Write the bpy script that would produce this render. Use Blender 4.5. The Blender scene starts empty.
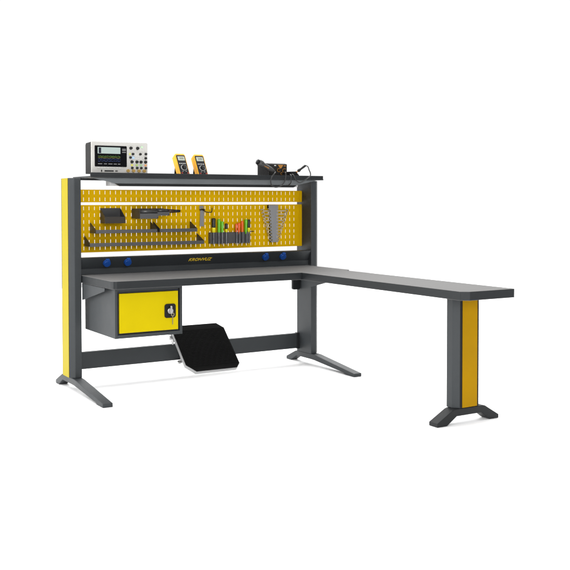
import bpy, bmesh, math, random
from mathutils import Vector, Matrix
random.seed(4)
S = bpy.context.scene
COL = S.collection
PI = math.pi

# ------------------------------------------------------------------ materials
def mat(name, base, rough=.5, metal=0.0, var=.06, bump=.0, bscale=400, spec=.5, coat=0.0, scale=6.0, streak=None):
    m = bpy.data.materials.new(name); m.use_nodes = True
    nt = m.node_tree; N = nt.nodes; L = nt.links
    b = N['Principled BSDF']
    b.inputs['Roughness'].default_value = rough
    b.inputs['Metallic'].default_value = metal
    b.inputs['Specular IOR Level'].default_value = spec
    b.inputs['Coat Weight'].default_value = coat
    tc = N.new('ShaderNodeTexCoord')
    mp = N.new('ShaderNodeMapping'); L.new(tc.outputs['Object'], mp.inputs['Vector'])
    if streak: mp.inputs['Scale'].default_value = streak
    no = N.new('ShaderNodeTexNoise'); no.inputs['Scale'].default_value = scale; no.inputs['Detail'].default_value = 6
    L.new(mp.outputs['Vector'], no.inputs['Vector'])
    mr = N.new('ShaderNodeMapRange')
    mr.inputs['From Min'].default_value = .3; mr.inputs['From Max'].default_value = .7
    mr.inputs['To Min'].default_value = 1 - var; mr.inputs['To Max'].default_value = 1 + var
    L.new(no.outputs['Fac'], mr.inputs['Value'])
    hs = N.new('ShaderNodeHueSaturation'); hs.inputs['Color'].default_value = (*base, 1)
    L.new(mr.outputs['Result'], hs.inputs['Value']); L.new(hs.outputs['Color'], b.inputs['Base Color'])
    r2 = N.new('ShaderNodeMapRange')
    r2.inputs['From Min'].default_value = .3; r2.inputs['From Max'].default_value = .7
    r2.inputs['To Min'].default_value = max(.02, rough - .06); r2.inputs['To Max'].default_value = min(1, rough + .06)
    L.new(no.outputs['Fac'], r2.inputs['Value']); L.new(r2.outputs['Result'], b.inputs['Roughness'])
    if bump:
        n2 = N.new('ShaderNodeTexNoise'); n2.inputs['Scale'].default_value = bscale; n2.inputs['Detail'].default_value = 3
        L.new(tc.outputs['Object'], n2.inputs['Vector'])
        bp = N.new('ShaderNodeBump'); bp.inputs['Strength'].default_value = bump; bp.inputs['Distance'].default_value = .001
        L.new(n2.outputs['Fac'], bp.inputs['Height']); L.new(bp.outputs['Normal'], b.inputs['Normal'])
    return m

M = {}
M['steel'] = mat('anthracite_powder_coat', (.025, .0285, .031), .5, spec=.32, bump=.35, bscale=700)
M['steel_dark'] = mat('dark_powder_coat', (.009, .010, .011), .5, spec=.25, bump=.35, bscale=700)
M['black'] = mat('black_trim', (.006, .006, .007), .55, spec=.2)
M['yellow'] = mat('yellow_paint', (.46, .355, .0), .55, spec=.06, bump=.2, bscale=700, var=.03)
M['dim_yellow'] = mat('dim_yellow_panel', (.30, .160, .0), .55, spec=.06, bump=.2, bscale=700, var=.05)  # panel yellow darkened: dimmer light on the return column's front painted into the colour
M['lemon_panel'] = mat('lemon_panel', (.335, .268, .016), .55, spec=.08, var=.03)
M['apron'] = mat('light_grey_coat', (.125, .136, .141), .5, spec=.35, bump=.3, bscale=700)
M['lip'] = mat('shelf_lip_coat', (.014, .016, .0175), .5, spec=.25, bump=.3, bscale=700)
M['amber'] = mat('amber_paint', (.58, .338, .0), .6, spec=.06, bump=.2, bscale=700, var=.05)
M['laminate'] = mat('grey_laminate', (.142, .1405, .138), .75, spec=.10, bump=.4, bscale=500, var=.11, scale=45, streak=(1, 4, 4))
M['edge'] = mat('laminate_edge', (.011, .013, .0145), .5, spec=.25, bump=.2, var=.05)
M['rubber'] = mat('black_rubber', (.004, .004, .004), .75, spec=.12)
M['chrome'] = mat('zinc_plated_steel', (.40, .40, .40), .32, metal=1.0, var=.12, scale=40)
M['wrench'] = mat('satin_wrench_steel', (.44, .36, .22), .42, metal=.4, var=.1, scale=30)
M['rack_steel'] = mat('grey_rack_steel', (.20, .20, .205), .45, bump=.2)
M['alu'] = mat('tray_plate', (.33, .33, .33), .45, metal=.3, var=.08)
M['blue'] = mat('blue_plastic', (.003, .055, .28), .4, var=.04)
M['gold_print'] = mat('yellow_print', (.75, .50, .02), .5)
M['screen_glass'] = mat('screen_glass', (.003, .003, .004), .3, spec=.15)
M['bezel'] = mat('warm_grey_plastic', (.45, .44, .415), .5, var=.04)
M['housing'] = mat('charcoal_plastic', (.012, .0115, .011), .6, spec=.25, var=.06)
M['knob'] = mat('dark_knob', (.009, .009, .009), .45, spec=.3)
M['brass'] = mat('brass_connector', (.62, .42, .14), .35, metal=.7)
M['meter_y'] = mat('yellow_rubber_holster', (.80, .40, .006), .5, var=.04)
M['meter_k'] = mat('dark_meter_face', (.009, .009, .011), .5, spec=.25)
M['lcd'] = mat('grey_lcd', (.36, .39, .33), .3)
M['red'] = mat('red_jack', (.35, .02, .01), .4)
M['plate'] = mat('pale_print', (.55, .55, .53), .5)
M['green'] = mat('green_handle', (.13, .46, .01), .35)
M['orange'] = mat('orange_handle', (.72, .10, .004), .4)
M['lemon'] = mat('lemon_collar', (.78, .68, .01), .4)
M['olive'] = mat('black_grip', (.018, .020, .012), .45)
M['white_lamp'] = mat('frosted_diffuser', (.42, .42, .42), .6)
M['copper_print'] = mat('copper_print', (.30, .125, .015), .5)
M['cable'] = mat('black_cable', (.013, .013, .013), .5)
M['floor'] = mat('white_floor', (.97, .97, .97), .9, var=.004, spec=.05)

def glow(name, col, k):
    m = bpy.data.materials.new(name); m.use_nodes = True
    b = m.node_tree.nodes['Principled BSDF']
    b.inputs['Base Color'].default_value = (.01, .01, .01, 1); b.inputs['Roughness'].default_value = .25
    b.inputs['Emission Color'].default_value = (*col, 1); b.inputs['Emission Strength'].default_value = k
    return m
M['scr_pale'] = glow('screen_pale_window', (.62, .74, .70), .85)
M['scr_navy'] = glow('screen_navy', (.005, .008, .05), .5)
M['scr_green'] = glow('screen_green_trace', (.10, .22, .03), .7)
M['scr_blue'] = glow('screen_blue_trace', (.02, .05, .22), .4)
M['scr_text'] = glow('screen_text', (.45, .45, .45), .7)
M['scr_olive'] = glow('screen_olive_trace', (.20, .20, .02), .6)

# ------------------------------------------------------------------ mesh helpers
class MB:
    def __init__(s): s.bm = bmesh.new(); s.mats = []
    def _mi(s, m):
        if m is None: return 0
        if m not in s.mats: s.mats.append(m)
        return s.mats.index(m)
    def _tag(s, faces, m):
        i = s._mi(m)
        for f in faces: f.material_index = i
    def box(s, x0, x1, y0, y1, z0, z1, m=None, mx=None):
        v = [s.bm.verts.new((x, y, z)) for x in (x0, x1) for y in (y0, y1) for z in (z0, z1)]
        if mx is not None:
            for q in v: q.co = mx @ q.co
        fs = [s.bm.faces.new([v[i] for i in f]) for f in ((0,1,3,2),(4,6,7,5),(0,4,5,1),(2,3,7,6),(0,2,6,4),(1,5,7,3))]
        s._tag(fs, m); return s
    def prism(s, poly, axis, a, b, m=None, mx=None, cap=None):
        """extrude a 2-D outline along x, y or z from a to b"""
        def P(p, t):
            return {'x': (t, p[0], p[1]), 'y': (p[0], t, p[1]), 'z': (p[0], p[1], t)}[axis]
        A = [s.bm.verts.new(P(p, a)) for p in poly]; B = [s.bm.verts.new(P(p, b)) for p in poly]
        if mx is not None:
            for q in A + B: q.co = mx @ q.co
        n = len(poly)
        fs = [s.bm.faces.new([A[i], A[(i+1) % n], B[(i+1) % n], B[i]]) for i in range(n)]
        caps = [s.bm.faces.new(A), s.bm.faces.new(B[::-1])]
        s._tag(fs, m); s._tag(caps, cap or m); return s
    def tube(s, pts, r, m=None, seg=10, cap=True):
        pts = [Vector(p) for p in pts]; rs = r if isinstance(r, (list, tuple)) else [r] * len(pts)
        rings = []; up = None
        for i, p in enumerate(pts):
            t = (pts[min(i+1, len(pts)-1)] - pts[max(i-1, 0)]).normalized()
            if up is None: up = t.orthogonal().normalized()
            up = (up - t * up.dot(t)).normalized(); w = t.cross(up)
            rings.append([s.bm.verts.new(p + (up*math.cos(2*PI*k/seg) + w*math.sin(2*PI*k/seg)) * rs[i]) for k in range(seg)])
        fs = []
        for A, B in zip(rings, rings[1:]):
            for k in range(seg): fs.append(s.bm.faces.new([A[k], A[(k+1) % seg], B[(k+1) % seg], B[k]]))
        if cap: fs += [s.bm.faces.new(rings[0][::-1]), s.bm.faces.new(rings[-1])]
        for f in fs: f.smooth = True
        s._tag(fs, m); return s
    def ring(s, c, ro, ri, a, b, m=None, seg=20, a0=0, a1=2*PI):
        """flat washer in the xz plane, from y=a to y=b"""
        full = abs(a1 - a0 - 2*PI) < 1e-6; n = seg if full else seg + 1; V = []
        for k in range(n):
            t = a0 + (a1 - a0) * k / seg; d = (math.cos(t), math.sin(t))
            V.append([s.bm.verts.new((c[0] + d[0]*r, y, c[1] + d[1]*r)) for r in (ri, ro) for y in (a, b)])
        fs = []
        for k in range(seg):
            A, B = V[k], V[(k+1) % n]
            for i, j in ((0, 2), (2, 3), (3, 1), (1, 0)): fs.append(s.bm.faces.new([A[i], A[j], B[j], B[i]]))
        if not full:
            for A in (V[0], V[-1]): fs.append(s.bm.faces.new([A[0], A[2], A[3], A[1]]))
        s._tag(fs, m); return s
    def build(s, name, m=None, parent=None, bevel=0, seg=2, smooth=False, angle=35, loc=None):
        if m is not None and not s.mats: s.mats = [m]
        bmesh.ops.recalc_face_normals(s.bm, faces=s.bm.faces)
        me = bpy.data.meshes.new(name); s.bm.to_mesh(me); s.bm.free()
        for q in s.mats: me.materials.append(q)
        o = bpy.data.objects.new(name, me); COL.objects.link(o)
        if smooth:
            for p in me.polygons: p.use_smooth = True
        if bevel:
            b = o.modifiers.new('bevel', 'BEVEL'); b.width = bevel; b.segments = seg
            b.limit_method = 'ANGLE'; b.angle_limit = math.radians(angle); b.harden_normals = False
        if parent: o.parent = parent
        if loc: o.location = loc
        return o

def thing(name, label, cat, loc=(0, 0, 0), group=None):
    o = bpy.data.objects.new(name, None); COL.objects.link(o); o.location = loc
    o.empty_display_size = .05
    return tag(o, label, cat, group)
def tag(o, label, cat, group=None):
    o['label'] = label; o['category'] = cat
    if group: o['group'] = group
    return o
def rrect(x0, x1, z0, z1, r, n=5):
    P = []
    for cx, cz, a in ((x1-r, z1-r, 0), (x0+r, z1-r, PI/2), (x0+r, z0+r, PI), (x1-r, z0+r, 1.5*PI)):
        for k in range(n+1): t = a + PI/2*k/n; P.append((cx + r*math.cos(t), cz + r*math.sin(t)))
    return P
def disc(c, r, n=20): return [(c[0] + r*math.cos(2*PI*k/n), c[1] + r*math.sin(2*PI*k/n)) for k in range(n)]
def smoothpath(P, n=8):
    P = [Vector(p) for p in P]; out = []
    for i in range(len(P)-1):
        a, b, c, d = P[max(i-1, 0)], P[i], P[i+1], P[min(i+2, len(P)-1)]
        for k in range(n):
            t = k/n
            out.append(.5*((2*b) + (c-a)*t + (2*a-5*b+4*c-d)*t*t + (3*b-a-3*c+d)*t**3))
    return out + [P[-1]]

# ------------------------------------------------------------------ the setting
b = MB(); b.box(-7, 8, -7.5, 7, -.02, 0); fl = b.build('floor', M['floor']); fl['kind'] = 'structure'

# ------------------------------------------------------------------ the workbench
DT = .760; DZ = .0485; DB = DT - DZ; ZB = .0875; ZT = 1.3975; R = 1.878; W = .0751; D = .2006
bench = thing('workbench', 'long anthracite steel corner workbench with yellow perforated tool wall and side return table', 'workbench', (.98, .1, 0))
OFF = Vector((-.98, -.1, 0))
_b0 = MB.build
def bp(mb, name, m=None, parent=None, **k):       # build in world coordinates under a thing
    o = _b0(mb, name, m, parent, **k)
    root = parent
    while root.parent: root = root.parent
    if parent is root: o.location = -root.location
    return o

def upright(mx, ztop, tall):
    A = .031; E = .0295
    prof = [(0, A), (E, 0), (W, 0), (W, D), (E, D), (0, D - A)]
    u = MB(); u.prism(prof, 'z', ZB, ztop, mx=mx); u = bp(u, 'upright', M['steel'], bench, bevel=.003)
    k = MB(); k.box(-.0014, .001, A + .0012, D - A - .0012, ZB + .004, ztop - .0015, mx=mx); bp(k, 'panel_channel', M['black'], u)
    return u
I = Matrix.Identity(4)
u1 = upright(I, ZT, True)
MR = Matrix.Translation((R + W, 0, 0)) @ Matrix.Diagonal((-1, 1, 1, 1))
u2 = upright(MR, ZT, True)
YC = -1.95                                             # return column: outer face towards -y
MC = Matrix.Translation((1.6424 - D/2, YC, 0)) @ Matrix(((0, 1, 0, 0), (1, 0, 0, 0), (0, 0, 1, 0), (0, 0, 0, 1)))
u3 = upright(MC, DB - .002, False)
for u, mx, zt, m, ins, ins2 in ((u1, I, ZT, M['lemon_panel'], .0345, .0440), (u2, MR, ZT, M['lemon_panel'], .0345, .0440), (u3, MC, DB - .002, M['dim_yellow'], .0475, .0425)):
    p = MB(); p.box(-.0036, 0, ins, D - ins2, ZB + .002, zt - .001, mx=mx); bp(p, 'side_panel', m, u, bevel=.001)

def foot(x0, x1, prof, mx=I):
    f = MB(); f.prism(prof, 'x', x0, x1, mx=mx); return bp(f, 'foot', M['steel'], bench, bevel=.003)
FP = [(-.5465, .0242), (-.045, .0865), (-.01, .0875), (.205, .0875), (.225, .083), (.356, .0242), (.356, .001), (.292, .001), (.272, .012),
      (.212, .046), (.19, .047), (.0, .047), (-.04, .045), (-.42, .012), (-.44, .001), (-.5465, .001)]
foot(.010, .0746, FP); foot(R + W - .0746, R + W - .010, FP)
FR = [(1.407, .0221), (1.52, .083), (1.535, .0875), (1.749, .0875), (1.764, .083), (1.867, .0221), (1.867, .001), (1.80, .001), (1.785, .010),
      (1.735, .047), (1.55, .047), (1.485, .006), (1.478, .001), (1.407, .001)]
f = MB(); f.prism(FR, 'y', YC - .004, YC + .066); bp(f, 'foot', M['steel_dark'], bench, bevel=.003)

cb = MB(); cb.box(W, R - .022, .166, .1995, .111, .2266); cb = bp(cb, 'crossbeam', M['steel'], bench, bevel=.002)
e = MB(); e.box(R - .0215, R - .0003, .1635, .1992, .107, .2300); bp(e, 'end_bracket', M['steel_dark'], cb, bevel=.002)

# desktop: grey laminate with dark edge band
DYF = -.552
top = [(.0775, .060), (.0775, -.512)] + [(.0775 + .026*(1-math.cos(t)), -.512 - .040*math.sin(t)) for t in (PI/8, PI/4, 3*PI/8, PI/2)] + \
      [(1.862 - .035, DYF), (1.862, DYF + .045), (1.862, .060)]
d = MB(); d.prism(top, 'z', DB, DT, M['edge'], cap=M['laminate']); bp(d, 'desktop', None, bench, bevel=.0012, seg=1)
y1 = -2.131
ret = [(1.4338, DYF - .0008), (1.4338, -2.1015), (1.4759, y1), (1.8034, y1), (1.8034, DYF - .0008)]
d = MB(); d.prism(ret, 'z', DB, DT, M['edge'], cap=M['laminate']); rt = bp(d, 'return_top', None, bench, bevel=.0012, seg=1)

# steel brackets below the desktop
BP = [(.0, DB - .0015), (-.408, DB - .0015), (-.408, .6895), (-.045, .607), (.0, .5985)]
for x0, x1 in ((.0782, .0812), (R - .0035, R - .0005)):
    k = MB(); k.prism(BP if x0 < 1 else [(.165, DB - .0015)] + BP[1:4] + [(.165, .5635)], 'x', x0, x1)
    a, c = (x0, x0 + .045) if x0 < 1 else (x1 - .045, x1)
    k.box(a, c, -.405, .0, DB - .0045, DB - .0016)
    bp(k, 'bracket', M['steel'], bench, bevel=.0008, seg=1)
k = MB(); k.prism(rrect(1.806, R - .004, .5665, .7095, .014), 'y', .145, .166); bp(k, 'mounting_block', M['steel_dark'], bench, bevel=.001)

# power panel with four blue covered sockets and the maker's lettering
pp = MB(); pp.prism([(.0, .871), (.014, .8735), (.075, .8735), (.075, .7605), (.036, .7605), (.036, .7975), (.045, .7995)], 'x', W + .0005, R - .0005)
pp = bp(pp, 'power_panel', M['steel'], bench, bevel=.0015)
tilt = math.atan2(.045, .0715)
def on_panel(x, z):
    t = (.871 - z) / .0715
    return Matrix.Translation((x, .045*t - .0005, z)) @ Matrix.Rotation(tilt, 4, 'X')
for x, z in ((.2566, .8375), (.4043, .8385), (1.4853, .8385), (1.6348, .8385)):
    s_ = MB(); mx = on_panel(x, z)
    s_.prism(disc((0, 0), .0268, 28), 'y', -.006, 0, mx=mx)
    s_.prism(disc((0, 0), .0238, 28), 'y', -.020, -.006, mx=mx)
    s_.box(-.012, .012, -.018, -.001, .020, .033, mx=mx)
    s_ = bp(s_, 'socket_cover', M['blue'], pp, bevel=.0025, seg=3)
cu = bpy.data.curves.new('lettering', 'FONT'); cu.body = 'KRONVUZ'; cu.size = .046; cu.shear = .35; cu.extrude = .0006; cu.offset = .0009
cu.align_x = 'CENTER'; cu.align_y = 'CENTER'; cu.space_character = 1.05
to = bpy.data.objects.new('tmp', cu); COL.objects.link(to)
bpy.context.view_layer.update()
tm = bpy.data.meshes.new_from_object(to.evaluated_get(bpy.context.evaluated_depsgraph_get()))
bpy.data.objects.remove(to); bpy.data.curves.remove(cu)
tm.transform(on_panel(.949, .8345) @ Matrix.Rotation(PI/2, 4, 'X') @ Matrix.Diagonal((.77, .72, 1, 1)))
tm.transform(Matrix.Translation((0, -.0008, 0)))
tm.materials.clear(); tm.materials.append(M['gold_print'])
lt = bpy.data.objects.new('lettering', tm); COL.objects.link(lt); lt.parent = pp

# perforated tool wall, real slots cut through sheet steel
PY = .1285
def perforated(z0, z1, rows, name):
    xs = [.1003 + .0379*k for k in range(46)]; xs = [x for x in xs if x < 1.835]
    hw, hh = .0020, .0120
    X0, X1 = W + .001, R - .001
    bx = [X0] + [v for x in xs for v in (x - hw, x + hw)] + [X1]
    bz = [z0] + [v for z in sorted(rows) for v in (z - hh, z + hh)] + [z1]
    m = MB(); V = {}
    def vv(i, j):
        if (i, j) not in V: V[i, j] = m.bm.verts.new((bx[i], PY, bz[j]))
        return V[i, j]
    for i in range(len(bx)-1):
        for j in range(len(bz)-1):
            if i % 2 == 1 and j % 2 == 1: continue
            m.bm.faces.new([vv(i, j), vv(i+1, j), vv(i+1, j+1), vv(i, j+1)])
    # folded rims
    for (a, c) in ((z0, z0), (z1, z1)):
        A = [m.bm.verts.new((x, PY + q, a)) for x, q in ((X0, .0016), (X1, .0016), (X1, .016), (X0, .016))]
        m.bm.faces.new(A)
    o = bp(m, name, M['amber'], bench)
    for p in o.data.polygons:
        if p.normal.z == 0 and p.normal.y > 0: p.flip()
    sm = o.modifiers.new('thickness', 'SOLIDIFY'); sm.thickness = .0014; sm.offset = -1
    st = MB(); st.box(R - .024, R - .0012, PY - .0032, PY - .0006, z0, z1); bp(st, 'edge_flange', M['amber'], o, bevel=.001)
    return o
perforated(1.2385, 1.3226, [1.3043, 1.2585], 'perforated_panel')
perforated(.9030, 1.2205, [1.1981, 1.1526, 1.1071, 1.0623, 1.0180, .9745, .9300], 'perforated_panel')

# top shelf: tray with raised front lip, hood under it, lamp
SZ = 1.408; SX0, SX1, SYF, SYB = .0885, 1.887, -.1466, .195
sh = MB(); sh.box(SX0, SX1, SYF + .003, SYB, 1.3985, SZ); sh = bp(sh, 'top_shelf', M['steel'], bench, bevel=.001)
l = MB(); l.prism([(SYF, 1.4307), (SYF + .0027, 1.4307), (SYF + .0027, 1.3988), (SYF - .004, 1.3988), (SYF - .004, 1.4072), (SYF, 1.4086)], 'x', SX0, SX1)
bp(l, 'front_lip', M['lip'], sh, bevel=.001)
hood = [(.105, 1.398), (.2308, 1.3725), (.272, 1.3628), (1.694, 1.3628), (1.735, 1.3725), (1.861, 1.398)]
h = MB(); h.prism(hood, 'y', -.100, -.097); bp(h, 'hood_front', M['apron'], sh, bevel=.0008, seg=1)
h = MB(); h.prism([(.276, 1.3622), (.306, 1.3445), (1.660, 1.3445), (1.690, 1.3622)], 'y', -.096, -.085); bp(h, 'hood_flange', M['steel_dark'], sh, bevel=.0008, seg=1)
k = MB(); k.box(SX0 + .002, SX1 - .02, .100, .193, 1.3866, 1.3983); bp(k, 'stiffener', M['steel_dark'], sh)
lamp = MB(); lamp.box(.255, 1.72, -.060, .02, 1.348, 1.3975); bp(lamp, 'lamp_housing', M['white_lamp'], sh, bevel=.002)

# drawer cabinet hung under the desktop
X0, X1, Y0, Y1, Z0, Z1 = .1183, .5735, -.4794, .057, .3998, DB - .0006
c = MB()
t = .0015
c.box(X0, X0 + .016, Y0, Y1, Z0, Z1); c.box(X1 - .018, X1, Y0, Y1, Z0, Z1)
c.box(X0 + .0162, X1 - .0182, Y0, Y1, Z0, Z0 + .022); c.box(X0 + .0162, X1 - .0182, Y0, Y1, Z1 - .018, Z1)
c.box(X0 + .0162, X1 - .0182, Y1 - .01, Y1, Z0 + .0222, Z1 - .0182)
c.box(X0 + .0162, X1 - .0182, Y0 + .020, Y0 + .022, Z0 + .0222, Z1 - .0182)
c = bp(c, 'drawer_cabinet', M['steel'], bench, bevel=.0012)
dx0, dx1, dz0, dz1 = .1465, .5435, .4315, .6765
q = MB(); q.box(dx0, dx1, Y0 - .001, Y0 + .0195, dz0, dz1); bp(q, 'door', M['yellow'], c, bevel=.002)
q = MB(); q.box(dx0 - .0112, dx0 - .002, Y0 + .006, Y0 + .0195, dz0, dz1); bp(q, 'door_gap_shade', M['black'], c)  # black strip added as painted shade in the gap left of the door
lk = MB(); lk.prism(rrect(.4475, .5255, .5075, .5965, .016), 'y', Y0 - .006, Y0 - .0015)
lk = bp(lk, 'lock_plate', M['black'], c, bevel=.0018)
lk = MB(); lk.prism(disc((.4835, .553), .019, 28), 'y', Y0 - .018, Y0 - .006); lk.prism(rrect(.4775, .4895, .536, .586, .005), 'y', Y0 - .032, Y0 - .018)
bp(lk, 'lock_knob', M['chrome'], c, bevel=.0015)
ky = MB(); ky.ring((.498, .529), .0125, .006, Y0 - .018, Y0 - .016); ky.box(.4955, .5005, Y0 - .0178, Y0 - .0162, .466, .518); bp(ky, 'key', mat('dull_key_brass', (.20, .17, .10), .4, metal=.5), c)

# ------------------------------------------------------------------ footrest
fr = thing('footrest', 'tilted black ribbed rubber footrest on a silver tray clamped to the crossbeam', 'footrest', (.90, -.16, .10))
a0 = math.atan2(.272, .285)
FM = Matrix.Translation((.901, -.306, .108)) @ Matrix.Rotation(a0, 4, 'X')      # local: x across, y up the slope, z normal
LW, LL = .2015, .398
def oct_(w, l, ch, e=0): return [(-w + ch + .012, 0 + e), (w - ch*.7, 0 + e), (w, ch*.75 + e), (w, l - ch), (w - ch, l), (-w + ch, l), (-w, l - ch), (-w, ch*1.3 + e)]
p = MB(); p.prism(oct_(LW, LL, .048), 'z', -.026, .0, mx=FM); bp(p, 'tray', M['alu'], fr, bevel=.0015)
p = MB(); p.prism(oct_(LW - .003, LL - .003, .046, .003), 'z', .0004, .004, mx=FM)
n = 34
for i in range(n):
    yy = .05 + (LL - .10) * i / (n - 1)
    p.prism([(yy - .0034, .0042), (yy + .0034, .0042), (yy + .0022, .0075), (yy - .0022, .0075)], 'x', -LW + .012, LW - .012, mx=FM)
bp(p, 'rubber_pad', M['rubber'], fr)
p = MB()
for xs in (.862, 1.075):
    p.box(xs - .006, xs + .006, -.03, .165, .232, .256); p.box(xs - .006, xs + .006, .1445, .1655, .09, .256)
p.box(.862, 1.075, .1450, .1650, .094, .1065)
fr_a = bp(p, 'support_arm', M['chrome'], fr, bevel=.001)
for xs in (.842, .880, 1.055, 1.095):
    p = MB(); p.tube([(xs, .142, .101), (xs, .126, .101)], .013, seg=6); p.tube([(xs, .155, .101), (xs, .116, .101)], .007)
    bp(p, 'clamp_bolt', M['chrome'], fr)
p = MB(); p.box(-LW - .003, -LW + .004, .285, .375, -.060, -.0265, mx=FM); p.tube([FM @ Vector((-LW - .012, .335, -.045)), FM @ Vector((-LW + .02, .335, -.045))], .012, seg=12)
bp(p, 'hinge', M['chrome'], fr, bevel=.001)

# ------------------------------------------------------------------ oscilloscope
os_ = thing('oscilloscope', 'grey benchtop oscilloscope with lit screen and many knobs standing on the top shelf', 'oscilloscope', (.316, -.02, SZ))
fy = -.08
def SXp(p): return .1207 + (p - 91.5) * .00699
def SZp(p): return 1.632 - (p - 141.5) * .00646
h = MB(); h.prism([(fy + .010, 1.4335), (fy + .010, 1.632), (.028, 1.628), (.038, 1.615), (.038, 1.4255), (fy + .010, 1.4255)], 'x', .1205, .5110)
bp(h, 'housing', M['housing'], os_, bevel=.003)
q = MB(); q.prism(rrect(.1195, .5120, 1.4275, 1.6335, .008), 'y', fy, fy + .0098); bp(q, 'front_bezel', M['bezel'], os_, bevel=.002)
for fx in (.15, .475):
    for fa, fb in ((fy + .02, fy + .05), (.005, .03)):
        q = MB(); q.box(fx, fx + .03, fa, fb, SZ + .0004, 1.4253); bp(q, 'rubber_foot', M['rubber'], os_)
q = MB(); q.prism(rrect(SXp(94.4), SXp(126.2), SZp(166.4), SZp(145.2), .006), 'y', fy - .003, fy - .0003); scr = bp(q, 'screen', M['screen_glass'], os_, bevel=.001)
def patch(x0, x1, z0, z1, m, name, d=.0045):
    q = MB(); q.box(SXp(x0), SXp(x1), fy - d, fy - .0032, SZp(z1), SZp(z0)); bp(q, name, m, scr)
patch(97.3, 119.6, 146.8, 153.2, M['scr_pale'], 'display_window')
patch(98.2, 100.6, 147.3, 152.9, M['scr_navy'], 'display_marker', .0049)
def trace(z, amp, m, k, n=60):
    q = MB()
    for i in range(n):
        x = 97.6 + 22*i/n; zz = z + amp*math.sin(i*k) + random.uniform(-.3, .3); hgt = random.uniform(.3, 1.0)
        q.box(SXp(x), SXp(x + .33), fy - .0042, fy - .0032, SZp(zz + hgt), SZp(zz))
    bp(q, 'display_trace', m, scr)
trace(155.6, .25, M['scr_green'], .9); trace(157.0, .3, M['scr_olive'], .5); trace(158.4, .4, M['scr_blue'], 1.3); trace(160.3, .4, M['scr_blue'], .7)
q = MB()
for x, w in ((97.5, 4), (103.4, 2.8), (107.7, 4), (113, 3), (117.2, 2.3)): q.box(SXp(x), SXp(x + w), fy - .0042, fy - .0032, SZp(163.9), SZp(163.3))
bp(q, 'display_caption', M['scr_text'], scr); q = MB()
for z in (148, 149.3, 151.2): q.box(SXp(121.5), SXp(125.2), fy - .0042, fy - .0032, SZp(z + .7), SZp(z))
bp(q, 'menu_text', M['scr_text'], scr)
def knob(x, z, r, m=M['knob'], name='knob', dpt=.016):
    q = MB(); c_ = (SXp(x), SZp(z)); q.prism(disc(c_, r, 18), 'y', fy - dpt, fy - .001); q.prism(disc(c_, r*1.25, 18), 'y', fy - .004, fy - .0006)
    return bp(q, name, m, os_, bevel=.001)
for x, z in ((130.3, 147), (137.1, 147)): knob(x, z, .0085)
for x, z in ((132.3, 153), (139.8, 153), (145.5, 152.7), (129.7, 156.6), (145.3, 157)): knob(x, z, .0068)
for x in (131.3, 136.3, 140.5, 145.2): knob(x, 161, .0085); knob(x + .2, 167.2, .0068)
def button(x0, x1, z0, z1, m, name='button'):
    q = MB(); q.box(SXp(x0), SXp(x1), fy - .004, fy - .0004, SZp(z1), SZp(z0)); bp(q, name, m, os_, bevel=.0008)
for k_, (nm, colr) in enumerate((('yellow', (.6, .55, .08)), ('green', (.35, .5, .12)), ('green', (.3, .5, .25)), ('orange', (.7, .30, .10)))):
    m = mat('key_' + nm + str(k_), colr, .5); x = (131.3, 136.3, 140.5, 145.2)[k_]
    button(x - 1, x + 1.1, 163.4, 165.2, m)
button(131.4, 133.8, 155.6, 157.9, mat('key_blue', (.35, .50, .72), .5))
button(140.4, 142.6, 144.6, 146.6, mat('key_lit_green', (.45, .62, .42), .5)); button(128.4, 130.2, 152, 154, mat('key_pale_yellow', (.55, .55, .18), .5))
for x in (134.6, 136.2, 137.8, 142.5):
    for z in (155.4, 157.2, 149.5): button(x - .5, x + .5, z - .5, z + .4, M['plate'])
for x in (98, 101, 104, 107, 110, 113, 116, 119): button(x - .7, x + 1.1, 167.3, 168.1, M['plate'])
for x in (127.2, 132.7, 138.2, 143.6):
    q = MB(); q.ring((SXp(x), SZp(170.2)), .0105, .005, fy - .014, fy - .0006, seg=18); q.prism(disc((SXp(x), SZp(170.2)), .0045, 12), 'y', fy - .008, fy - .0006); bp(q, 'connector', M['brass'], os_)
q = MB(); q.box(SXp(100.6), SXp(101.6), fy - .003, fy - .0004, SZp(171.6), SZp(169.6)); q.box(SXp(104), SXp(113), fy - .003, fy - .0004, SZp(171.2), SZp(170)); q.box(SXp(114.6), SXp(117), fy - .003, fy - .0004, SZp(171), SZp(170.1)); bp(q, 'port', M['black'], os_)

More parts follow.
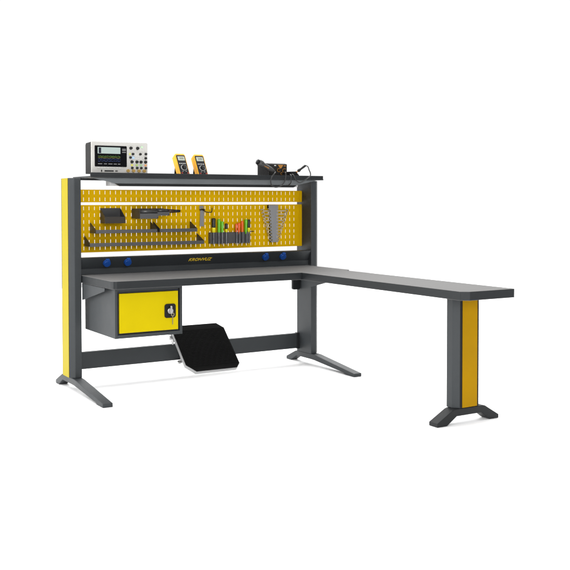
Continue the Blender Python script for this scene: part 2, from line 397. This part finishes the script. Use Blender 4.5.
# ------------------------------------------------------------------ two multimeters
def meter():
    t = thing('multimeter', 'yellow handheld multimeter leaning back on the shelf, the one nearer the oscilloscope', 'multimeter', (.808, -.045, SZ), 'multimeters on the top shelf')
    lean = math.radians(-31); H = .192; HW = .0405; TH = .042
    mx = Matrix.Rotation(lean, 4, 'X')
    sh_ = [(-HW*.94, .0), (HW*.94, 0), (HW*.96, .05), (HW, .13), (HW, H - .012), (HW*.8, H), (-HW*.8, H), (-HW, H - .012), (-HW, .13), (-HW*.96, .05)]
    q = MB(); q.prism(sh_, 'y', -TH*.2, TH, mx=mx); MB.build(q, 'holster', M['meter_y'], t, bevel=.006, seg=3)
    q = MB(); q.prism(rrect(-.033, .033, .010, H - .016, .008), 'y', -TH*.2 - .003, -TH*.2 + .001, mx=mx); f_ = MB.build(q, 'face', M['meter_k'], t, bevel=.0015)
    yq = -TH*.2 - .0035
    q = MB(); q.prism(rrect(-.026, .026, H - .062, H - .028, .003), 'y', yq - .0012, yq, mx=mx); MB.build(q, 'display', M['lcd'], f_)
    q = MB()
    for i, x in enumerate((-.020, -.011, -.002, .008, .014)):
        if i in (1, 2): q.box(x, x + .0045, yq - .0004 - .0012, yq - .0012 - .0001, H - .052, H - .036, mx=mx)
    q.box(.006, .010, yq - .0016, yq - .0013, H - .052, H - .036, mx=mx); q.box(.013, .0165, yq - .0016, yq - .0013, H - .052, H - .036, mx=mx)
    MB.build(q, 'digit_segment', mat('lcd_digit', (.10, .11, .09), .5), f_)
    q = MB(); q.prism(disc((.002, .070), .0225, 28), 'y', yq - .004, yq, M['plate'], mx=mx); q.prism(disc((.002, .070), .0195, 28), 'y', yq - .0065, yq - .004, M['black'], mx=mx)
    q.box(-.003, .007, yq - .013, yq - .0065, .053, .087, M['knob'], mx=mx); MB.build(q, 'dial', None, f_, bevel=.0008)
    for x in (-.022, -.009, .004, .017):
        q = MB(); q.box(x - .0035, x + .0045, yq - .003, yq, .101, .107, mx=mx); MB.build(q, 'button', M['plate'], f_, bevel=.0008)
    for x, m in ((-.022, M['red']), (-.007, M['black']), (.008, M['black']), (.023, M['red'])):
        q = MB(); q.ring((x, .026), .0055, .0028, yq - .003, yq, mx and None); 
        o = MB.build(q, 'jack', m, f_); o.data.transform(mx)
    for x in (-.012, .012):
        q = MB(); q.box(x - .004, x + .004, yq - .0006, yq, .040, .043, mx=mx); MB.build(q, 'mark', M['plate'], f_)
    q = MB(); q.prism([(.092, .110), (.098, .110), (.122, .0), (.116, .0)], 'x', -.030, .030); MB.build(q, 'stand', M['black'], t, bevel=.001)
    return t
m1 = meter()
m1.location = (.815, -.030, SZ + .003)
m2 = m1.copy(); COL.objects.link(m2)
for ch in list(m1.children):
    c2 = ch.copy(); COL.objects.link(c2); c2.parent = m2
    for g in ch.children:
        d2 = g.copy(); COL.objects.link(d2); d2.parent = c2
m2.location = (.957, -.030, SZ + .001)
m2.rotation_euler.z = math.radians(-2)
m2['label'] = 'yellow handheld multimeter leaning back on the shelf, the one nearer the soldering station'

# ------------------------------------------------------------------ soldering station and its tools
st = thing('soldering_station', 'black soldering station box with copper coloured dial markings near the shelf end', 'soldering station', (1.53, -.03, SZ))
sx0, sx1, sy0, sy1, sz1 = 1.4415, 1.603, -.098, .055, 1.5165
q = MB(); q.prism([(sy0 + .004, SZ + .006), (sy0 + .004, sz1 - .002), (sy0 + .03, sz1 + .003), (sy1, sz1 + .003), (sy1, SZ + .006)], 'x', sx0, sx1); body = bp(q, 'casing', M['black'], st, bevel=.003)
q = MB(); q.box(sx0 + .002, sx1 - .002, sy0, sy0 + .0038, SZ + .008, sz1 - .004); pan = bp(q, 'front_panel', mat('soot_panel', (.008, .007, .006), .35), st, bevel=.001)
q = MB()
for i in range(7): q.box(sx0 - .0012, sx0 - .0002, sy0 + .02 + i*.018, sy0 + .028 + i*.018, SZ + .02, sz1 - .02)
bp(q, 'vent_slot', M['housing'], body)
yp = sy0 - .0004
q = MB(); q.prism([(1.523, 1.508), (1.570, 1.508), (1.552, 1.483), (1.541, 1.483)], 'y', yp - .0012, yp); bp(q, 'display', M['copper_print'], pan)
for x, z in ((1.500, 1.502), (1.583, 1.501)):
    q = MB(); q.box(x - .008, x + .008, yp - .001, yp, z - .003, z + .003); bp(q, 'printed_label', M['copper_print'] if x > 1.55 else M['plate'], pan)
for x, z, r in ((1.532, 1.470, .011), (1.580, 1.466, .014), (1.555, 1.445, .006)):
    q = MB(); q.ring((x, z), r + .003, r, yp - .001, yp, M['copper_print']); q.prism(disc((x, z), r*.8, 20), 'y', yp - .014, yp, M['knob']); bp(q, 'knob', None, pan)
for fx in (sx0 + .012, sx1 - .025):
    for fy_ in (sy0 + .012, sy1 - .025):
        q = MB(); q.box(fx, fx + .012, fy_, fy_ + .012, SZ + .0004, SZ + .006); bp(q, 'rubber_foot', M['rubber'], st)

ha = thing('hot_air_handle', 'black hot air gun handle lying across the left side of the soldering station', 'hot air gun', (1.41, -.125, 1.49))
P0 = Vector((1.352, -.115, 1.521)); P1 = Vector((1.484, -.125, 1.455))
ax = (P1 - P0)
q = MB(); q.tube([P0 + ax*t_ for t_ in (.0, .03, .16, .22, .30, .62, .80, .93, 1.0)], [.018, .025, .026, .023, .0185, .018, .0155, .010, .005], seg=18); hb = bp(q, 'grip', mat('graphite_handle', (.035, .034, .033), .45, spec=.35), ha)
q = MB(); d_ = ax.normalized(); q.tube([P0 - d_*.001, P0 - d_*.012 + Vector((0, 0, .002)), P0 - d_*.016 + Vector((0, 0, .002))], [.020, .0185, .012], seg=16); bp(q, 'nozzle', M['black'], ha)
q = MB()
for i in range(5):
    c0 = P0 + ax*(.30 + .055*i) + Vector((0, -.0165, -.004)); q.box(c0.x - .003, c0.x + .003, c0.y - .0016, c0.y + .001, c0.z - .005, c0.z + .004)
bp(q, 'printed_label', M['copper_print'], hb)
cab = [(1.482, -.125, 1.456), (1.470, -.150, 1.4510), (1.4495, -.168, 1.4390), (1.4305, -.168, 1.4180), (1.4215, -.167, 1.3884), (1.4300, -.166, 1.3590), (1.4615, -.165, 1.3450), (1.5036, -.165, 1.3530),
       (1.5345, -.166, 1.3790), (1.5459, -.168, 1.4185), (1.5480, -.165, 1.4480), (1.556, -.135, 1.4520), (1.566, -.103, 1.4450)]
q = MB(); q.tube(smoothpath(cab), .0044, seg=10); bp(q, 'cable', M['cable'], ha)

sd = thing('iron_stand', 'small black soldering iron holder block at the right end of the shelf', 'iron stand', (1.655, -.09, SZ))
q = MB(); q.prism([(1.6265, SZ + .0005), (1.6265, 1.4605), (1.670, 1.4620), (1.678, 1.452), (1.696, 1.436), (1.698, SZ + .0005)], 'y', -.115, -.055); sb = bp(q, 'block', M['black'], sd, bevel=.002)
q = MB(); q.tube([(1.676, -.088, 1.448), (1.690, -.092, 1.458)], [.011, .009], seg=14); bp(q, 'holder_cup', M['copper_print'], sd)
q = MB(); q.box(1.640, 1.662, -.1158, -.1152, 1.425, 1.445); bp(q, 'front_plate', M['housing'], sb)
q = MB(); q.tube(smoothpath([(1.628, -.1, 1.44), (1.606, -.14, 1.436), (1.5945, -.166, 1.4266), (1.5905, -.167, 1.4048), (1.5955, -.165, 1.3832), (1.6033, -.13, 1.3652), (1.607, -.104, 1.358)]), .0036, seg=8); bp(q, 'cable', M['cable'], sd)

ir = thing('soldering_iron', 'black soldering iron standing tip down in the small holder, cable looping over shelf edge', 'soldering iron', (1.72, -.10, 1.48))
A_, B_ = Vector((1.686, -.092, 1.4555)), Vector((1.757, -.108, 1.5075)); v = B_ - A_
q = MB(); q.tube([A_ + v*t_ for t_ in (.16, .20, .30, .38, .46, .75, .97, 1.0)], [.006, .0105, .0115, .0105, .0075, .0085, .0085, .005], seg=14); bp(q, 'handle', M['knob'], ir)
q = MB(); q.tube([A_ - v*.02, A_ + v*.16], [.003, .0042]); bp(q, 'shaft', M['copper_print'], ir)
q = MB(); q.tube(smoothpath([tuple(B_), (1.7625, -.13, 1.498), (1.7600, -.150, 1.4740), (1.7635, -.163, 1.4480), (1.7570, -.168, 1.4275), (1.7265, -.168, 1.4060), (1.6906, -.167, 1.3856), (1.6640, -.166, 1.3805),
     (1.6380, -.166, 1.3945), (1.6216, -.166, 1.4197), (1.6190, -.150, 1.4360), (1.629, -.116, 1.437)]), .0040, seg=8); bp(q, 'cable', M['cable'], ir)

# ------------------------------------------------------------------ things hung on the tool wall
YW = PY - .0016                                        # wall face
DK = mat('dark_holder_steel', (.030, .030, .031), .42, bump=.2)
DK2 = mat('holder_lip_steel', (.060, .060, .062), .42, bump=.2)
bn = thing('hopper_bin', 'small open black hopper bin hooked on the upper left of the yellow tool wall', 'bin', (.325, .08, 1.15))
x0, x1, yf = .2535, .3985, YW - .092
q = MB()
q.box(x0 + .0022, x1 - .0022, YW - .003, YW - .0005, 1.105, 1.199)
q.box(x0 + .0022, x1 - .0022, yf + .0032, YW - .0032, 1.0985, 1.1015)
for xx in (x0, x1 - .002): q.prism([(YW - .0005, 1.0985), (YW - .0005, 1.200), (yf + .003, 1.1400), (yf + .003, 1.0985)], 'x', xx, xx + .002)
bp(q, 'tray', DK, bn, bevel=.0008, seg=1)
q = MB(); q.box(x0, x1, yf, yf + .0028, 1.0975, 1.1410); bp(q, 'front_lip', mat('bin_front', (.020, .015, .011), .4), bn, bevel=.0008)

dh = thing('stepped_tool_holder', 'dark stepped holder narrowing to a peg, beside the black hopper bin', 'tool holder', (.64, .06, 1.16))
def cup(x0, x1, z0, z1, dep, name, m, parent, lipf=.52, cut=.012):
    yf = YW - dep; q = MB()
    q.box(x0, x0 + .002, yf + .0022, YW - .0006, z0, z1)
    q.prism([(yf + .0022, z0), (yf + .0022, z0 + (z1 - z0)*lipf), (YW - .03, z1), (YW - .0006, z1), (YW - .0006, z0)], 'x', x1 - .002, x1)
    q.box(x0 + .0022, x1 - .0022, yf + .0022, YW - .0036, z0, z0 + .002); q.box(x0 + .0022, x1 - .0022, YW - .0034, YW - .0006, z0, z1)
    o = bp(q, name, m, parent, bevel=.0006, seg=1)
    q = MB(); q.prism([(x0, z0), (x1 - cut, z0), (x1, z0 + cut*1.2), (x1, z0 + (z1 - z0)*lipf), (x0, z0 + (z1 - z0)*lipf)], 'y', yf, yf + .002); bp(q, 'front_lip', DK2, o)
    q = MB(); q.tube([(x0 + .003, yf + .028, z0 + (z1 - z0)*.70), (x1 - .003, yf + .028, z0 + (z1 - z0)*.70)], (z1 - z0)*.24, seg=24); bp(q, 'roller', mat('satin_roller', (.035, .035, .036), .3), o)
    return o
cup(.4800, .6150, 1.1270, 1.1955, .150, 'large_cup', DK, dh)
cup(.6155, .7080, 1.1470, 1.1955, .130, 'middle_cup', DK, dh)
q = MB(); q.tube([(.7085, YW - .1, 1.178), (.752, YW - .1, 1.177)], .0125, mat('umber_sleeve', (.035, .014, .004), .5), seg=16); q.tube([(.752, YW - .1, 1.177), (.800, YW - .1, 1.177)], [.011, .009], M['knob'], seg=16); bp(q, 'peg', None, dh)

def tray(x0, x1, z, lab, cov0=0, cov1=0):
    """shallow steel tray on two triangular brackets"""
    t = thing('wall_tray', lab, 'tray', ((x0 + x1)/2, .07, z), 'steel trays on the tool wall')
    yf = YW - .118
    for xx in (x0, x1 - .002):
        q = MB(); q.prism([(YW - .0005, z), (YW - .0005, z + .070), (YW - .012, z + .070), (yf + .003, z + .024), (yf + .003, z)], 'x', xx, xx + .002); bp(q, 'end_bracket', DK, t, bevel=.0006, seg=1)
    q = MB(); q.box(x0 + .0022, x1 - .0022, yf + .003, YW - .0006, z + .001, z + .003); bp(q, 'base', DK, t)
    q = MB(); q.box(x0, x1, yf, yf + .0026, z, z + .0235); bp(q, 'front_lip', DK2, t, bevel=.0008)
    return t
tray(.1805, .6200, 1.0320, 'shallow dark steel tray under the hopper bin on the tool wall, upper left of three')
tray(.6400, .9260, 1.0320, 'short dark steel tray in the upper row, right of the other upper tray')
tray(.1385, .9800, .9450, 'longest dark steel tray, along the bottom edge of the yellow tool wall')

hk = thing('tool_hook', 'grey hanging plate with a bent black wire hook on the tool wall', 'hook', (1.02, .1, 1.14))
q = MB(); q.box(1.0005, 1.0335, YW - .004, YW - .0006, 1.192, 1.213); q.prism([(1.006, 1.190), (1.036, 1.190), (1.0335, 1.064), (1.000, 1.066)], 'y', YW - .008, YW - .0045); bp(q, 'plate', M['rack_steel'], hk, bevel=.001)
q = MB(); q.box(.998, 1.038, YW - .016, YW - .0082, 1.180, 1.190)
q.tube(smoothpath([(1.02, YW - .012, 1.186), (1.024, YW - .04, 1.174), (1.030, YW - .07, 1.167), (1.044, YW - .08, 1.1660), (1.058, YW - .08, 1.1680), (1.0605, YW - .08, 1.176), (1.0625, YW - .08, 1.199)]), .0034, seg=8); bp(q, 'wire_hook', M['knob'], hk)

rk = thing('screwdriver_rack', 'dark grey ribbed rack holding screwdrivers upright on the tool wall', 'tool rack', (1.25, .1, .98))
rx0, rx1, rz0, rz1 = 1.072, 1.402, .9395, 1.0195; ry = YW - .045
q = MB(); q.box(rx0, rx1, ry + .012, ry + .014, rz0, rz1 - .001); q.box(rx0, rx0 + .002, ry + .0142, YW - .0006, rz0, rz1 - .001); q.box(rx1 - .002, rx1, ry + .0142, YW - .0006, rz0, rz1 - .001); q.box(rx0 + .0022, rx1 - .0022, YW - .0032, YW - .0006, rz0, rz1)
bp(q, 'rack_body', DK2, rk, bevel=.0008)
slots = (1.0985, 1.1410, 1.1690, 1.2020, 1.2880, 1.3120, 1.3400, 1.3740, 1.3980)
for sx in slots[:-1] + (1.392,):
    q = MB(); q.tube([(sx, ry + .012, rz0 - .001), (sx, ry + .012, rz1 + .0005)], .0125 if sx < 1.39 else .009, seg=20, cap=False); bp(q, 'sleeve', mat('sleeve_steel', (.10, .10, .105), .22, metal=.5), rk)
q = MB(); q.tube([(1.39, ry + .02, 1.0225), (1.43, ry + .01, 1.0225)], .0028); q.tube([(1.43, ry + .01, 1.0225), (1.432, YW - .01, 1.0225)], .0028); bp(q, 'wire_arm', M['knob'], rk)

def driver(x, ztop, zcol, r, mh, mc, lab, kind):
    t = thing('screwdriver', lab, 'screwdriver', (x, ry + .012, rz1), 'screwdrivers in the rack')
    yy = ry + .012; zb = 1.004
    if kind == 'two':
        q = MB(); q.tube([(x, yy, zcol), (x, yy, zcol + .006), (x, yy, (ztop + zcol)/2), (x, yy, ztop - .006), (x, yy, ztop)], [r*.85, r, r*.92, r, r*.7], seg=8); bp(q, 'grip', mh, t)
        q = MB(); q.tube([(x, yy, zb), (x, yy, zcol - .002), (x, yy, zcol)], [r*.62, r*.8, r*.8], seg=12); bp(q, 'collar', mc, t)
    else:
        dx = random.uniform(-.003, .003)
        q = MB(); q.tube([(x, yy, zb), (x + dx*.4, yy, zb + .02), (x + dx*.7, yy, (ztop + zb)/2), (x + dx, yy, ztop - .01), (x + dx, yy, ztop - .003), (x + dx, yy, ztop)], [r*.6, r*.8, r*.85, r, r*.9, r*.5], seg=10); bp(q, 'grip', mh, t)
    q = MB(); q.tube([(x, yy, .93), (x, yy, zb)], .0028, seg=8); bp(q, 'blade', M['chrome'], t)
driver(1.0985, 1.1235, 1.055, .0165, M['olive'], M['lemon'], 'big black grip screwdriver with yellow collar, first in the rack beside the hook', 'two')
driver(1.1410, 1.1165, 0, .0125, M['green'], None, 'tall bright green screwdriver next to the big black and yellow one', 'one')
driver(1.1690, 1.1000, 0, .0120, M['green'], None, 'shorter green screwdriver beside the tall green one', 'one')
driver(1.2020, 1.0840, 1.043, .0115, M['olive'], M['lemon'], 'smallest black screwdriver with yellow collar, beside the shorter green one', 'two')
driver(1.2830, 1.0820, 0, .0075, M['orange'], None, 'slim low orange screwdriver left of the two thicker orange ones', 'one')
driver(1.3050, 1.0880, 0, .0125, M['orange'], None, 'thick orange screwdriver between the slim orange and the tall orange one', 'one')
driver(1.3350, 1.1010, 0, .0105, M['orange'], None, 'tallest orange screwdriver, beside the single green one', 'one')
driver(1.3660, 1.1120, 0, .0120, M['green'], None, 'single green screwdriver between orange and black screwdrivers', 'one')
driver(1.3895, 1.1110, 1.050, .0120, M['olive'], M['lemon'], 'black screwdriver with yellow collar at the rack end nearest the wrenches', 'two')

wr = thing('wrench_rack', 'tall grey notched steel rack holding ten wrenches on the yellow tool wall', 'wrench rack', (1.60, .1, 1.08))
NW = 10; zs = [1.172 - .0242*i for i in range(NW)]
def half(z):                                           # left edge of the plate at a height
    return 1.5630 + (.0210) * (1.2164 - z) / .278
R0 = 1.6455
outl = [(R0, .9385), (R0, 1.2164), (1.5630, 1.2164)]
left = []
for z in zs: left += [(half(z), z + .0060), (half(z) + .013, z + .0055), (half(z) + .013, z - .0055), (half(z), z - .0060)]
right = [(a_, b_) for z in reversed(zs) for a_, b_ in ((R0, z - .0060), (R0 - .013, z - .0055), (R0 - .013, z + .0055), (R0, z + .0060))]
poly = [(1.5630, 1.2164)] + left + [(half(.9385), .9385), (R0, .9385)] + right + [(R0, 1.2164)]
q = MB(); q.prism(poly, 'y', YW - .030, YW - .027); bp(q, 'front_plate', M['rack_steel'], wr)
q = MB(); q.box(1.5665, 1.6420, YW - .027, YW - .0006, 1.190, 1.2160); q.box(1.588, 1.640, YW - .027, YW - .0006, .939, .947); q.box(1.585, R0 - .014, YW - .0100, YW - .0006, .9475, 1.1895); bp(q, 'back_spine', M['black'], wr)
for i, z in enumerate(zs):
    k_ = i/(NW - 1); xl = 1.4970 + .0725*k_; xr = 1.7420 - .0800*k_; hh = .0052 - .0014*k_; rr = .0150 - .0060*k_
    xc = (xl + xr)/2
    t = thing('wrench', '', 'wrench', (xc, YW - .018, z), 'wrenches in the notched rack')
    q = MB(); q.box(xl + rr*1.7, xr - rr*1.8, -.0212 + YW, -.0165 + YW, z - hh, z + hh)
    q.ring((xr - rr, z + .001), rr, rr*.58, YW - .0222, YW - .0155, seg=20)
    q.ring((xl + rr, z + .001), rr, rr*.52, YW - .0218, YW - .0160, seg=16, a0=-PI*.78 + .4, a1=PI*.78 + .4 - .0)
    q = bp(q, 'shaft', M['wrench'], t, bevel=.0006, seg=1)
    t['label'] = ('largest wrench, at the top of the notched rack' if i == 0 else 'smallest wrench, at the bottom of the notched rack' if i == NW - 1 else
                  '%s wrench from the top of the notched rack' % ('second', 'third', 'fourth', 'fifth', 'sixth', 'seventh', 'eighth', 'ninth')[i - 1])

# ------------------------------------------------------------------ light
w = bpy.data.worlds.new('World'); S.world = w; w.use_nodes = True
nt = w.node_tree; N = nt.nodes; L = nt.links
bg = N['Background']
tc = N.new('ShaderNodeTexCoord'); dp = N.new('ShaderNodeVectorMath'); dp.operation = 'DOT_PRODUCT'
dp.inputs[1].default_value = (math.sin(math.radians(31)), math.cos(math.radians(31)), 0)
L.new(tc.outputs['Generated'], dp.inputs[0])
rp = N.new('ShaderNodeMapRange'); rp.interpolation_type = 'SMOOTHSTEP'
rp.inputs['From Min'].default_value = .0; rp.inputs['From Max'].default_value = .75
rp.inputs['To Min'].default_value = .12; rp.inputs['To Max'].default_value = 1.04
L.new(dp.outputs['Value'], rp.inputs['Value']); L.new(rp.outputs['Result'], bg.inputs['Strength'])
bg.inputs['Color'].default_value = (1, 1, 1, 1)
def area(name, loc, aim, sx, sy, power, col=(1, 1, 1)):
    l = bpy.data.lights.new(name, 'AREA'); l.shape = 'RECTANGLE'; l.size = sx; l.size_y = sy; l.energy = power; l.color = col
    o = bpy.data.objects.new(name, l); COL.objects.link(o); o.location = loc
    o.rotation_euler = (Vector(aim) - Vector(loc)).to_track_quat('-Z', 'Y').to_euler(); return o
area('softbox_left', (-4.8, 1.2, 1.9), (1, -.2, .6), 3, 3, 290)
area('softbox_top', (1.0, -.5, 5.6), (1.0, -.5, 0), 14, 14, 1060)
area('softbox_back', (2.5, 6.5, 8.2), (1.0, -.5, 0), 16, 7, 1550)
area('softbox_front', (-1.6, -7.9, 2.2), (1.0, 0, 1.1), 3, 2.4, 350)

# ------------------------------------------------------------------ camera
cam = bpy.data.cameras.new('camera'); co = bpy.data.objects.new('camera', cam); COL.objects.link(co)
co.location = (-1.9396, -5.738, 1.2396)
yaw, pit, rol = (math.radians(v) for v in (30.7591, 1.5936, -.0905))
fwd = Vector((math.sin(yaw)*math.cos(pit), math.cos(yaw)*math.cos(pit), -math.sin(pit))); rt_ = Vector((math.cos(yaw), -math.sin(yaw), 0)); up = rt_.cross(fwd)
r2 = rt_*math.cos(rol) + up*math.sin(rol); u2 = -rt_*math.sin(rol) + up*math.cos(rol)
co.rotation_euler = Matrix((r2, u2, -fwd)).transposed().to_euler()
cam.sensor_width = 36; cam.lens = 912.5865/570*36
cam.shift_x = (285 - 265.2878)/570; cam.shift_y = (227.286 - 285)/570
cam.clip_start = .05; cam.clip_end = 500
S.camera = co
S.view_settings.view_transform = 'Standard'; S.view_settings.look = 'None'; S.view_settings.exposure = 0; S.view_settings.gamma = 1
S.render.film_transparent = False
S.cycles.max_bounces = 8
